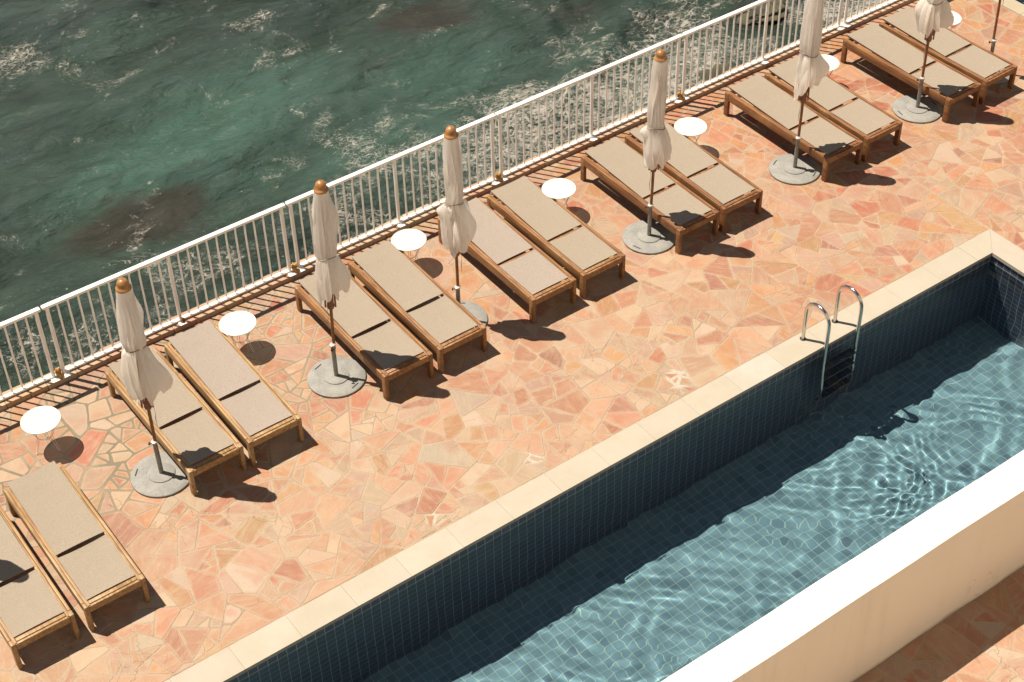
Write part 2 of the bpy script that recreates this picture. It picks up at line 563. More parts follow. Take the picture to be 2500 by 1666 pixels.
def grid_mesh(name, xs, ys, Z, mat):
    X, Y = np.meshgrid(xs, ys)
    v = np.stack([X, Y, Z], -1).reshape(-1, 3)
    ny, nx = X.shape
    i = np.arange(nx * ny).reshape(ny, nx)
    f = np.stack([i[:-1, :-1], i[:-1, 1:], i[1:, 1:], i[1:, :-1]], -1).reshape(-1, 4)
    me = bpy.data.meshes.new(name)
    me.vertices.add(len(v))
    me.vertices.foreach_set('co', v.astype(np.float32).ravel())
    me.loops.add(f.size)
    me.loops.foreach_set('vertex_index', f.astype(np.int32).ravel())
    me.polygons.add(len(f))
    me.polygons.foreach_set('loop_start', np.arange(0, f.size, 4, dtype=np.int32))
    me.update(calc_edges=True)
    me.validate()
    me.polygons.foreach_set('use_smooth', [True] * len(f))
    me.materials.append(mat)
    o = bpy.data.objects.new(name, me)
    COL.objects.link(o)
    return o, X, Y


# ------------------------------------------------------------------ layout numbers (metres)
POOL_Y = 9.24          # deck-side wall of the pool
POOL_X1 = 13.52        # far end wall
POOL_Y0 = 6.34
WATER_Z = -0.14
FLOOR_Z = -1.64
COP = 0.31
KERB_Y0, KERB_Y1 = 13.88, 14.07
PATCHES = [(5.80, 9.72, 0.10), (7.12, 9.83, 0.12), (9.11, 9.82, 0.16)]

M_stone, M_mortar, M_coping, M_tile = mat_stone(), mat_mortar(), mat_coping(), mat_tile('pool_floor_tile', (0.190, 0.315, 0.390), (0.270, 0.430, 0.500), (0.160, 0.250, 0.320), (0.52, 0.66, 0.58))
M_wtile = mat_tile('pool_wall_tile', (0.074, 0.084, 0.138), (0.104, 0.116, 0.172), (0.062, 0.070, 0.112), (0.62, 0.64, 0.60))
M_water, M_sea = mat_pool_water(), mat_sea()
M_woodA = mat_wood('weathered_teak', (0.30, 0.15, 0.052), (0.56, 0.35, 0.15), (0.66, 0.47, 0.25))
M_woodB = mat_wood('oiled_teak', (0.22, 0.090, 0.029), (0.45, 0.225, 0.082), (0.54, 0.32, 0.14))
M_woodC = mat_wood('reddish_teak', (0.17, 0.064, 0.021), (0.38, 0.172, 0.060), (0.50, 0.28, 0.115))
M_slingK = mat_sling('khaki_sling', (0.56, 0.465, 0.352))
M_slingP = mat_sling('pinkish_grey_sling', (0.585, 0.49, 0.405))
M_canvas, M_top, M_conc = mat_canvas(), mat_mesh_top(), mat_concrete()
M_plaster, M_foam, M_rail, M_rock = mat_plaster(), mat_rust_foam(), mat_rail(), mat_rock()
M_pole = mat_wood('varnished_pole_wood', (0.22, 0.075, 0.022), (0.36, 0.145, 0.045), (0.42, 0.20, 0.075))
M_fin = simple('turned_wood_finial', (0.50, 0.235, 0.075), 0.4, var=0.25, scale=10)
M_galv = simple('galvanised_steel', (0.34, 0.34, 0.31), 0.5, 0.35, 0.2, 22.0)
M_steel = simple('polished_steel', (0.62, 0.58, 0.52), 0.16, 1.0, 0.05, 6.0)
M_bright = simple('bright_collar_steel', (0.75, 0.72, 0.66), 0.35, 0.3, 0.05, 6.0)
M_dark = simple('black_plastic', (0.02, 0.018, 0.016), 0.5)
M_slot = simple('painted_slot_shade', (0.03, 0.027, 0.022), 0.8)  # near-black standing in for the shade inside the handle slots
M_tread = simple('dark_ladder_tread', (0.045, 0.033, 0.028), 0.35, var=0.4, scale=25)
M_tread_w = simple('pale_tread_edge', (0.30, 0.26, 0.22), 0.5)
M_wire = simple('white_wire', (0.78, 0.74, 0.66), 0.45, var=0.05)
M_cord = simple('grey_cord', (0.40, 0.35, 0.27), 0.9)
M_conc2 = simple('sea_wall_concrete', (0.32, 0.27, 0.20), 0.9, var=0.3, scale=3.0, bump=0.6)


# ------------------------------------------------------------------ paving
def area(p):
    return 0.5 * sum(p[i][0] * p[(i + 1) % len(p)][1] - p[(i + 1) % len(p)][0] * p[i][1] for i in range(len(p)))


def centroid(p):
    return (sum(q[0] for q in p) / len(p), sum(q[1] for q in p) / len(p))


def clip(p, nx, ny, d):
    out = []
    n = len(p)
    for i in range(n):
        a, b = p[i], p[(i + 1) % n]
        da, db = a[0] * nx + a[1] * ny - d, b[0] * nx + b[1] * ny - d
        if da <= 0:
            out.append(a)
        if (da < 0 < db) or (db < 0 < da):
            t = da / (da - db)
            out.append((a[0] + (b[0] - a[0]) * t, a[1] + (b[1] - a[1]) * t))
    return out


def inset(p, g):
    q = list(p)
    n = len(p)
    for i in range(n):
        a, b = p[i], p[(i + 1) % n]
        ex, ey = b[0] - a[0], b[1] - a[1]
        L = math.hypot(ex, ey)
        if L < 1e-6:
            continue
        nx, ny = ey / L, -ex / L
        gg = g(a, b) if callable(g) else g
        q = clip(q, nx, ny, a[0] * nx + a[1] * ny - gg)
        if len(q) < 3:
            return None
    return q


def split(p, rng, out, tgt):
    A = area(p)
    if A < tgt:
        if A > 0.0012:
            out.append(p)
        return
    cx, cy = centroid(p)
    sxx = sum((q[0] - cx) ** 2 for q in p)
    syy = sum((q[1] - cy) ** 2 for q in p)
    sxy = sum((q[0] - cx) * (q[1] - cy) for q in p)
    th = 0.5 * math.atan2(2 * sxy, sxx - syy) + rng.gauss(0, 0.42)
    s = math.sqrt(A)
    ox, oy = cx + rng.uniform(-.16, .16) * s, cy + rng.uniform(-.16, .16) * s
    nx, ny = math.cos(th), math.sin(th)
    d = ox * nx + oy * ny
    for q in (clip(p, nx, ny, d), clip(p, -nx, -ny, -d)):
        if len(q) >= 3:
            split(q, rng, out, rng.choice((0.015, 0.03, 0.045, 0.06, 0.085, 0.12, 0.17)))


def cells(x0, y0, x1, y1, s, rng):
    seeds = {}
    nx, ny = int((x1 - x0) / s) + 3, int((y1 - y0) / s) + 3
    for i in range(-1, nx):
        for j in range(-1, ny):
            seeds[i, j] = (x0 + (i + .5 + .5 * (j % 2) + rng.uniform(-.42, .42)) * s, y0 + (j + .5 + rng.uniform(-.42, .42)) * s)
    out = []
    for (i, j), (sx, sy) in seeds.items():
        p = [(x0, y0), (x1, y0), (x1, y1), (x0, y1)]
        for di in range(-3, 4):
            for dj in range(-2, 3):
                t = seeds.get((i + di, j + dj))
                if t is None or (di == 0 and dj == 0):
                    continue
                nx_, ny_ = t[0] - sx, t[1] - sy
                d = (t[0] ** 2 + t[1] ** 2 - sx ** 2 - sy ** 2) / 2
                p = clip(p, nx_, ny_, d)
                if len(p) < 3:
                    break
            if len(p) < 3:
                break
        if len(p) >= 3 and abs(area(p)) > 1e-4:
            out.append(p)
    return out


PAL = [((0.67, 0.385, 0.225), 27), ((0.68, 0.500, 0.330), 20), ((0.64, 0.285, 0.155), 18), ((0.65, 0.320, 0.125), 13),
       ((0.58, 0.170, 0.080), 9), ((0.60, 0.375, 0.275), 11), ((0.46, 0.170, 0.110), 4), ((0.68, 0.56, 0.42), 4), ((0.65, 0.40, 0.17), 3)]


def paving(name, rects, rng, s=0.55):
    V, F, C, AG, E = [], [], [], [], []
    for (x0, y0, x1, y1) in rects:
        polys = []
        for c in cells(x0, y0, x1, y1, s, rng):
            split(c, rng, polys, rng.choice((0.05, 0.08, 0.12, 0.16)))
        for p in polys:
            cx, cy = centroid(p)
            near = min(math.hypot(cx - q[0], cy - q[1]) - q[2] for q in PATCHES)
            subs = [p]
            if near < 0.06 and area(p) > 0.02:
                subs = []
                split(p, rng, subs, 0.014)
            for p in subs:
                cx, cy = centroid(p)
                gl = max(0.0, min(1.0, (8.8 - cx) / 5.0)) * max(0.0, min(1.0, (cy - 11.2) / 1.2))
                g0 = 0.0018 + 0.0075 * gl * rng.uniform(.5, 1.4) + (0.012 if near < 0.06 else 0.0) + rng.choice((0, 0, 0, 0.002, 0.004))
                q = inset(p, lambda a, b: g0 * rng.uniform(0.6, 1.7))
                if q is None or area(q) < 0.0008:
                    continue
                # round the corners, then wobble the outline
                cut = rng.uniform(0.04, 0.20)
                rnd_ = rng.choice((.012, .02, .02, .035))
                for _ in range(2):
                    r = []
                    for i in range(len(q)):
                        a, b = q[i], q[(i + 1) % len(q)]
                        L = math.hypot(b[0] - a[0], b[1] - a[1])
                        t = min(cut, rnd_ / max(L, 1e-4))
                        r.append((a[0] + (b[0] - a[0]) * t, a[1] + (b[1] - a[1]) * t))
                        if L > 0.10:
                            r.append((a[0] + (b[0] - a[0]) * .5, a[1] + (b[1] - a[1]) * .5))
                        r.append((b[0] + (a[0] - b[0]) * t, b[1] + (a[1] - b[1]) * t))
                    q = r
                ph = rng.uniform(0, 9)
                wob = [0.0028 * math.sin(31 * a[0] + 17 * a[1] + ph) + 0.0018 * math.sin(77 * a[0] - 53 * a[1] + ph) for a in q]
                rr = [max(0.01, math.hypot(a[0] - cx, a[1] - cy)) for a in q]
                h = 0.0032 + rng.uniform(-0.001, 0.0018)
                k = len(V)
                n = len(q)
                for rad, z, e in ((0.0, 0.0005, 0.0), (0.006, h, 0.0), (0.045, h, 1.0)):
                    for a, w, R in zip(q, wob, rr):
                        f = max(0.25, 1 - (rad + w) / R)
                        V.append((cx + (a[0] - cx) * f, cy + (a[1] - cy) * f, z))
                        E.append(e)
                for ring in (0, 1):
                    for i in range(n):
                        j = (i + 1) % n
                        F.append((k + ring * n + i, k + ring * n + j, k + (ring + 1) * n + j, k + (ring + 1) * n + i))
                F.append(tuple(k + 2 * n + i for i in range(n)))
                tot = 0
                sat = max(0.0, min(1.0, (cx - 5.0) / 9.0)) * 0.55 + 0.45 * max(0, min(1, (cy - 10.2) / 2.5))
                ws = [w * (0.45 + 1.1 * sat if i in (3, 4, 6) else (1.35 - 0.8 * sat if i in (1, 7) else 1)) for i, (_, w) in enumerate(PAL)]
                col = rng.choices([c for c, _ in PAL], ws)[0]
                m = rng.uniform(0.80, 1.08)
                pale = (0.70, 0.505, 0.355)
                t = 0.05 + 0.28 * (1 - sat)
                dk = (1 - .04 * sat, 1 - .14 * sat, 1 - .18 * sat)
                col = tuple(min(.8, (c * (1 - t) + pc * t) * m * d_ * .95 * rng.uniform(.97, 1.03)) for c, pc, d_ in zip(col, pale, dk))
                C += [col + (1.0,)] * (3 * n)
                AG += [rng.uniform(0, math.pi)] * (3 * n)
    me = bpy.data.meshes.new(name)
    me.from_pydata(V, [], F)
    pattr(me, 'col', C, 'FLOAT_COLOR')
    pattr(me, 'ang', AG)
    pattr(me, 'edge', E)
    me.materials.append(M_stone)
    o = bpy.data.objects.new(name, me)
    COL.objects.link(o)
    tag(o, kind='structure')
    return o


XE = 17.95   # right end of the terrace
paving('terrace_paving', [(-2.0, POOL_Y + COP + 0.012, POOL_X1 + COP + 0.0, 13.88), (POOL_X1 + COP + 0.012, 4.0, XE, 13.88)], random.Random(21))
paving('walkway_paving', [(2.0, 2.2, 15.0, 5.742)], random.Random(5), 0.75)

mb = MB()
for a, b in (((-30, POOL_Y + 0.28), (POOL_X1 + 0.28, KERB_Y0 + 0.05)), ((POOL_X1 + 0.28, 4.0), (XE + 0.02, KERB_Y0 + 0.05)), ((-30, -30), (45, 5.9))):
    x0, y0 = a
    x1, y1 = b
    nx = 1
    mb.add([(x0, y0, 0.001), (x1, y0, 0.001), (x1, y1, 0.001), (x0, y1, 0.001)], [(0, 1, 2, 3)])
tag(mb.build('ground', M_mortar, smooth=False), kind='structure')


def coloured_boxes(name, boxes, mat, bev=0.0016):
    V, F, C = [], [], []
    for a, b, c in boxes:
        m = MB().box(a, b, bev)
        k = len(V)
        V += m.v
        F += [tuple(i + k for i in f) for f in m.f]
        C += [tuple(c) + (1.0,)] * len(m.v)
    me = bpy.data.meshes.new(name)
    me.from_pydata(V, [], F)
    pattr(me, 'col', C, 'FLOAT_COLOR')
    me.materials.append(mat)
    o = bpy.data.objects.new(name, me)
    COL.objects.link(o)
    return o


def vary(r, c):
    f = r.uniform(0.965, 1.02)
    return tuple(v * f for v in c)


# pool coping: slabs 0.62 m long
bx = []
x = 3.963 - 0.62 * 8
cc = []
rc = random.Random(3)
while x < POOL_X1:
    x2 = x + 0.62
    if x2 > POOL_X1 - 0.25:
        x2 = None
    w = (0.74, 0.68, 0.58) if 9.4 < x < 9.7 else vary(rc, (0.70, 0.62, 0.49))
    if x2 is None:
        break
    bx.append(((x + 0.0008, POOL_Y - 0.018, -0.034), (x2 - 0.0008, POOL_Y + COP, 0.012), w))
    x = x2
cop = coloured_boxes('pool_coping', bx, M_coping)
tag(cop, kind='structure')
# mitred corner slabs and the end run
V, F, C = [], [], []
xi, xo, yi, yo = POOL_X1 - 0.018, POOL_X1 + COP, POOL_Y - 0.018, POOL_Y + COP


def slab(pts, col):
    k = len(V)
    n = len(pts)
    V.extend([(p[0], p[1], 0.012) for p in pts])
    V.extend([(p[0], p[1], -0.034) for p in pts])
    F.append(tuple(k + i for i in range(n)))
    F.append(tuple(k + n + i for i in reversed(range(n))))
    for i in range(n):
        j = (i + 1) % n
        F.append((k + i, k + n + i, k + n + j, k + j))
    C.extend([col + (1.0,)] * (2 * n))


slab([(x + .0015, yi), (xi - .001, yi), (xo - .001, yo), (x + .0015, yo)], (0.70, 0.62, 0.49))
slab([(xi + .001, yi), (xi + .001, yi - .5), (xo, yi - .5), (xo, yo - .002)][::-1][::-1], (0.70, 0.62, 0.50))
y = yi - .5
while y > POOL_Y0 - 0.4:
    w = vary(rc, (0.70, 0.62, 0.50))
    slab([(xi + .001, y - .003), (xi + .001, y - .62), (xo, y - .62), (xo, y - .003)], w)
    y -= .62
me = bpy.data.meshes.new('pool_coping')
me.from_pydata(V, [], F)
pattr(me, 'col', C, 'FLOAT_COLOR')
me.materials.append(M_coping)
me.validate()
bm = bmesh.new(); bm.from_mesh(me); bmesh.ops.recalc_face_normals(bm, faces=bm.faces); bm.to_mesh(me); bm.free()
o = bpy.data.objects.new('pool_coping', me)
COL.objects.link(o)
tag(o, kind='structure')

# pool basin (UVs in metres carry the tile grid)
X0 = -1.0


def basin(name, x0, x1, y0, y1, zf, zt=-0.03, ox=0.0):
    me = bpy.data.meshes.new(name)
    v = [(x0, y0, zf), (x1, y0, zf), (x1, y1, zf), (x0, y1, zf), (x0, y0, zt), (x1, y0, zt), (x1, y1, zt), (x0, y1, zt)]
    f = [(0, 1, 2, 3), (3, 2, 6, 7), (2, 1, 5, 6), (1, 0, 4, 5), (0, 3, 7, 4)]
    me.from_pydata(v, [], f)
    uv = me.uv_layers.new(name='UVMap')
    T = 0.1045
    for p in me.polygons:
        for li in p.loop_indices:
            c = v[me.loops[li].vertex_index]
            if p.index == 0:
                q = (c[0] - x0 + 0.02, y1 - c[1])
            elif p.index in (1, 3):
                q = (c[0] - x0 + 0.02, -c[2] - 0.028 + 10 * T)
            else:
                q = (y1 - c[1], -c[2] - 0.028 + 10 * T)
            uv.data[li].uv = q
    me.materials.append(M_tile)
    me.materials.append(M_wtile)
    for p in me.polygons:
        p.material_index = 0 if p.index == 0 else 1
    o = bpy.data.objects.new(name, me)
    COL.objects.link(o)
    tag(o, kind='structure')
    o.cycles.is_caustics_receiver = True
    return o


basin('pool_basin', X0, POOL_X1, POOL_Y0, POOL_Y, FLOOR_Z)


# pool water with real ripples
def waves(X, Y, comps):
    Z = np.zeros_like(X)
    for L, a, th, ph in comps:
        kk = 2 * math.pi / L
        Z += a * np.sin(kk * (math.cos(th) * X + math.sin(th) * Y) + ph)
    return Z


def warp(X, Y, seed, amp=0.25, L=1.4):
    r = np.random.default_rng(seed)
    W = [(r.uniform(.6, 1.4) * L, r.uniform(.4, 1) * amp / 3, r.uniform(0, 6.28), r.uniform(0, 6.28)) for _ in range(5)]
    return waves(X, Y, W)


xs = np.concatenate([np.arange(X0, 3.6, 0.06), np.arange(3.6, POOL_X1 + 0.001, 0.014)])
xs[-1] = POOL_X1
ys = np.linspace(POOL_Y0, POOL_Y, 208)
X, Y = np.meshgrid(xs, ys)
dx, dy = warp(X, Y, 1), warp(X, Y, 2)
r = np.random.default_rng(5)
Z = waves(X + dx, Y + dy, [(r.uniform(.45, 1.3), r.uniform(.3, 1) * 0.0011, r.uniform(0, 6.28), r.uniform(0, 6.28)) for _ in range(12)])
Z += waves(X + dx * .6, Y + dy * .6, [(r.uniform(.16, .42), r.uniform(.3, 1) * 0.00025, r.uniform(0, 6.28), r.uniform(0, 6.28)) for _ in range(16)])
for (cx, cy, R, L, A) in ((10.3, 8.4, .55, .14, .0008), (10.7, 8.1, .9, .2, .0006), (9.95, 6.95, .3, .2, .00015), (6.4, 7.5, .65, .17, .0007), (11.3, 7.35, .7, .22, .0004), (8.3, 7.6, .5, .2, .0003), (7.6, 6.9, .5, .2, .0003), (5.2, 8.2, .6, .2, .0003)):
    d = np.hypot(X - cx, (Y - cy) * 1.1)
    env = np.exp(-(d / R) ** 2)
    rip = np.sin(2 * math.pi * (d + .5 * dx) / L) * .55
    rip += waves(X + .5 * dy, Y + .5 * dx, [(r.uniform(.09, .2), .28, r.uniform(0, 6.28), r.uniform(0, 6.28)) for _ in range(8)])
    Z += A * env * rip
edge = np.clip(np.minimum.reduce([X - X0, POOL_X1 - X, Y - POOL_Y0, POOL_Y - Y]) / 0.02, 0, 1)
wo, _, _ = grid_mesh('pool_water', xs, ys, WATER_Z + Z * edge, M_water)
tag(wo, kind='structure')
wo.cycles.is_caustics_caster = True

# ------------------------------------------------------------------ sea
FOAM_GLINT = [(11.8,23.1,0.60,0.42),(11.9,22.2,0.47,0.38),(12.4,22.5,0.53,0.38),(12.8,22.0,0.40,0.35),(12.7,27.2,0.40,0.5),(12.7,25.6,0.53,0.5),(12.3,25.5,0.33,0.5),(13.5,27.2,0.33,0.4),(8.6,29.0,0.83,0.40),(8.2,28.3,0.73,0.38),(9.9,29.6,0.40,0.4),(15.0,20.5,1.00,0.8),(15.7,20.2,1.00,0.9),(16.7,20.3,0.80,0.8),(15.6,21.6,0.33,0.9),(13.8,20.1,0.80,0.6),(12.9,19.5,0.67,0.55),(13.0,21.0,0.67,0.5),(18.0,20.6,0.80,0.75),(18.9,20.4,0.60,0.85),(18.2,19.8,0.47,0.8),(20.0,20.1,0.53,0.6),(21.7,20.6,0.40,1.1),(22.3,19.9,0.60,1.15),(23.1,19.7,0.60,1.1),(5.1,20.3,0.93,0.43),(6.2,20.3,0.80,0.36),(7.4,20.6,0.80,0.40),(8.5,20.4,0.80,0.33),(10.1,20.3,0.80,0.40),(11.1,20.6,0.73,0.40),(12.1,20.9,0.73,0.36),(17.1,22.6,0.53,0.45),(18.1,22.8,0.47,0.35),(20.2,21.9,0.73,0.6),(19.5,21.7,0.53,0.45),(16.8,24.0,0.27,0.4),(10.8,27.5,0.40,0.3),(9.2,26.7,0.33,0.25),(11.3,24.8,0.27,0.35),(15.6,24.4,0.20,0.4),(9.0,22.2,0.33,0.25)]  # surf blobs; the far upper left ones paint sun glints
ROCK = [(16.0,25.0,0.73,0.8),(15.1,25.1,0.60,0.6),(13.7,24.1,0.60,0.4),(7.7,22.6,0.73,0.8),(8.5,22.3,0.47,0.7),(6.8,22.6,0.60,0.4),(18.4,23.4,0.73,0.6),(21.1,21.1,0.47,0.9),(14.3,19.2,0.40,0.3),(9.0,22.6,0.40,0.4)]
TEAL = [(9.9,23.9,1.13,0.7),(8.7,24.0,0.87,0.5),(7.6,23.3,0.80,0.7),(10.9,24.6,1.00,0.6),(15.0,23.2,1.20,0.6),(13.1,21.8,1.00,0.5),(12.2,24.7,1.00,0.4),(17.6,21.4,0.80,0.4),(11.3,21.5,0.80,0.4)]
SEA_Z = -5.0
xs = np.arange(-2.0, 34.0, 0.07)
ys = np.arange(14.5, 40.0, 0.07)
X, Y = np.meshgrid(xs, ys)
dx, dy = warp(X, Y, 31, 1.2, 6.0), warp(X, Y, 32, 1.2, 6.0)
r = np.random.default_rng(8)
Z = waves(X + dx, Y + dy, [(r.uniform(2.2, 5.5), r.uniform(.4, 1) * 0.042, 1.95 + r.normal(0, .35), r.uniform(0, 6.28)) for _ in range(9)])
Z += waves(X + dx, Y + dy, [(r.uniform(.6, 1.8), r.uniform(.4, 1) * 0.0075, 1.95 + r.normal(0, .8), r.uniform(0, 6.28)) for _ in range(16)])
so, _, _ = grid_mesh('sea', xs, ys, SEA_Z + Z, M_sea)
tag(so, kind='structure')


def blobs(L, cap=1.3):
    A = np.zeros_like(X)
    for bx_, by_, br, s in L:
        A += s * np.exp(-((X - bx_) ** 2 + (Y - by_) ** 2) / (br * 1.35) ** 2)
    return np.clip(A, 0, cap)


FOAM_GLINT = [(a, b, c, d * (.70 if (a < 14.5 or b > 22.0) else 1.0)) for a, b, c, d in FOAM_GLINT]
pattr(so.data, 'foam_glint', blobs(FOAM_GLINT) * 0.66)
pattr(so.data, 'rock', blobs(ROCK, 1.0))
pattr(so.data, 'teal', blobs(TEAL, 1.0))
far = MB()
far.add([(-2500, 40.0, SEA_Z - .02), (2500, 40.0, SEA_Z - .02), (2500, 4000, SEA_Z - .02), (-2500, 4000, SEA_Z - .02),
         (-2500, 13.9, SEA_Z - .02), (-2.0, 13.9, SEA_Z - .02), (-2.0, 40.0, SEA_Z - .02), (-2500, 40.0, SEA_Z - .02),
         (34.0, 13.9, SEA_Z - .02), (2500, 13.9, SEA_Z - .02), (2500, 40.0, SEA_Z - .02), (34, 40.0, SEA_Z - .02)],
        [(0, 1, 2, 3), (4, 5, 6, 7), (8, 9, 10, 11)])
tag(far.build('sea', M_sea, smooth=False), kind='structure')

w = MB().box((-30, KERB_Y0 + 0.03, -6.0), (45, KERB_Y1 - 0.01, -0.012))
sw = w.build('sea_wall', M_conc2, smooth=False)
tag(sw, 'tall concrete wall dropping from the terrace edge down to the sea', 'wall')

# kerb of stone pieces under the railing
bx = []
x = -2.0
rk = random.Random(12)
while x < 23:
    L = rk.uniform(0.16, 0.42)
    c = rk.choices([(0.66, 0.40, 0.27), (0.68, 0.49, 0.34), (0.64, 0.34, 0.22), (0.66, 0.53, 0.39), (0.66, 0.43, 0.24)], (4, 4, 2, 2, 1))[0]
    d = rk.uniform(-.003, .003)
    bx.append(((x + .003, KERB_Y0 + d, -0.01), (x + L - .003, KERB_Y1 + rk.uniform(-.012, .012), 0.066 + d * .6), c))
    x += L
V, F, C, AG, E = [], [], [], [], []
for a, b, c in bx:
    m = MB().box(a, b, 0.006)
    k = len(V)
    V += m.v
    F += [tuple(i + k for i in f) for f in m.f]
    C += [tuple(min(1, v * 1.22) for v in c) + (1.0,)] * len(m.v)
    AG += [rk.uniform(0, 3)] * len(m.v)
    E += [0.35] * len(m.v)
me = bpy.data.meshes.new('kerb')
me.from_pydata(V, [], F)
pattr(me, 'col', C, 'FLOAT_COLOR')
pattr(me, 'ang', AG)
pattr(me, 'edge', E)
me.materials.append(M_stone)
o = bpy.data.objects.new('kerb', me)
COL.objects.link(o)
tag(o, kind='structure')
kb = MB().box((-30, KERB_Y0 + 0.012, -0.011), (45, KERB_Y1 - 0.02, 0.060))
tag(kb.build('kerb', M_mortar, smooth=False), kind='structure')

# second pool beyond the right end of the terrace
bx = [((XE + .006, 4.0 + i * .62, -0.034), (XE + .26, 4.0 + i * .62 + .617, 0.012), (0.66, 0.56, 0.38)) for i in range(16)]
tag(coloured_boxes('pool_coping', bx, M_coping), kind='structure')
basin('pool_basin', XE + .25, XE + 6, 4.0, 13.9, -1.2)
m = MB().add([(XE + .25, 4.0, -0.14), (XE + 6, 4.0, -0.14), (XE + 6, 13.9, -0.14), (XE + .25, 13.9, -0.14)], [(0, 1, 2, 3)])
tag(m.build('pool_water', M_water), kind='structure')

# ------------------------------------------------------------------ low wall between pool and walkway
root = empty('parapet_wall', (7.5, 5.93, 0))
tag(root, 'low white plastered wall in front of the pool, its face in shade', 'wall')
N = 120
prof = [(5.745, -0.02), (5.745, 0.03), (5.748, 0.6), (5.748, 1.288), (5.7505, 1.297), (5.757, 1.30), (5.92, 1.304), (6.08, 1.302), (6.100, 1.292), (6.104, 1.27), (6.104, 0.6), (6.104, -0.2)]
vs, fs = [], []
for i in range(N + 1):
    xx = -8 + 22.5 * i / N
    for j, (yy, zz) in enumerate(prof):
        wv = 0.006 * math.sin(xx * 1.7) + 0.004 * math.sin(xx * 4.3 + 1) + (0.006 * math.sin(xx * 9.1) * (1 if j < 2 else 0))
        vs.append((xx - 7.5, yy - 5.93 + wv * (0.6 if j < 9 else 0.2), zz))
for i in range(N):
    for j in range(len(prof) - 1):
        a = i * len(prof) + j
        fs.append((a, a + 1, a + 1 + len(prof), a + len(prof)))
m = MB().add(vs, [tuple(reversed(f)) for f in fs])
m.add([vs[j] for j in range(len(prof))], [tuple(range(len(prof)))])
m.add([vs[N * len(prof) + j] for j in range(len(prof))], [tuple(reversed(range(len(prof))))])
m.build('wall_body', M_plaster, root)
me = bpy.data.meshes.new('bounce_cut_tiling')  # dark cladding added on the unseen side to cut bounce into the pool
a_, b_ = (-14.0, 7.0)
me.from_pydata([(a_, .182, 0.013), (b_, .182, 0.013), (b_, .182, 1.262), (a_, .182, 1.262), (a_, .170, 1.262), (b_, .170, 1.262)], [], [(1, 0, 3, 2), (2, 3, 4, 5)])
uv = me.uv_layers.new(name='UVMap')
for p in me.polygons:
    for li in p.loop_indices:
        c = me.vertices[me.loops[li].vertex_index].co
        uv.data[li].uv = (c[0] + 20.0, c[2] + 2.0)
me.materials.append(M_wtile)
tl_ = bpy.data.objects.new('bounce_cut_tiling', me)
COL.objects.link(tl_)
tl_.parent = root
# narrow ledge between this wall and the pool edge
lg = coloured_boxes('pool_coping', [((X0 + i * .62 + .0015, 6.114, -0.034), (X0 + i * .62 + .6185, POOL_Y0 + .018, 0.012), (0.70, 0.62, 0.49)) for i in range(int((POOL_X1 - X0) / .62) + 1)], M_coping)
tag(lg, kind='structure')

# ------------------------------------------------------------------ railing
RY = 13.965


def make_rail(L):
    root = empty('railing_panel')
    m = MB().box((0.010, -0.031, 1.018), (L - 0.010, 0.031, 1.056), 0.011)
    m.build('top_rail', M_rail, root)
    m = MB().box((0.075, -0.026, 0.077), (L - 0.075, 0.026, 0.103), 0.005)
    m.build('bottom_rail', M_rail, root)

    def post(x, bend):
        p = MB().tube([(x, 0, 0.055), (x, 0, 0.9), (x + bend, 0, 1.024)], 0.0225, 10)
        po = p.build('post', M_rail, root)
        pl = MB().box((x - .048, -.095, .068), (x + .048, .03, .076), 0.002)
        pl.tube([(x - .028, -.07, .074), (x - .028, -.07, .086)], .008, 6)
        pl.tube([(x + .028, -.07, .074), (x + .028, -.07, .086)], .008, 6)
        pl.build('foot_plate', M_rail, po)
    post(0.062, 0.0)
    post(L / 2, 0.0)
    post(L - 0.062, 0.0)
    rr = random.Random(4)
    for h in (0, 1):
        for i in range(1, 12):
            x = 0.062 + (L - .124) / 2 * h + (L - .124) / 2 * i / 12
            b = rr.uniform(-.004, .004)
            MB().tube([(x, 0, 0.12), (x, 0, 0.93), (x + b, 0, 1.024)], 0.0116, 8).build('baluster', M_rail, root)
    return root


JX = [0.64, 3.641, 6.665, 9.641, 12.65, 15.66, 18.66]
RL = ['at the far left of the photo, ending at the leftmost joint',
      'directly behind the parasol nearest the left edge',
      'behind the second and third parasols from the left',
      'behind the fourth parasol, where the surf is thickest',
      'left of the fifth parasol, above a mossy rock',
      'at the upper right, in front of white surf']
rp = make_rail(3.0)
tag(rp, 'x', 'railing', 'white railing panels along the sea edge')
for i in range(6):
    q = rp if i == 0 else copy_tree(rp)
    q.location = (JX[i], RY, 0)
    q.scale = ((JX[i + 1] - JX[i]) / 3.0, 1, 1)
    q['label'] = 'white metal railing panel ' + RL[i]
# weathered filler stuffed between the posts at the joints
FL = {1: 'just above the leftmost round table', 2: 'left of the second parasol', 3: 'just right of the third parasol', 4: 'right of the fourth parasol'}
for i in (1, 2, 3, 4):
    ro = random.Random(i)
    m = MB()
    for (cx, cy, cz, rx) in ((0.0, -.01, .12, .036), (0.006, -.055, .085, .030), (-.012, -.03, .10, .026)):
        bm = bmesh.new()
        bmesh.ops.create_icosphere(bm, subdivisions=3, radius=1.0)
        for v in bm.verts:
            n_ = 1 + .22 * math.sin(5 * v.co.x + i) * math.cos(4 * v.co.y + 2 * i) + .12 * math.sin(9 * v.co.z + i)
            v.co = Vector((cx + v.co.x * rx * n_, cy + v.co.y * rx * n_ * .9, max(.0665, cz + v.co.z * rx * n_ * 1.5)))
        m.add([v.co.copy() for v in bm.verts], [[v.index for v in f.verts] for f in bm.faces])
        bm.free()
    o = m.build('joint_filler', M_foam, loc=(JX[i], RY, 0))
    tag(o, 'lump of weathered orange filler between two railing posts, ' + FL[i], 'filler', 'filler lumps at the railing joints')
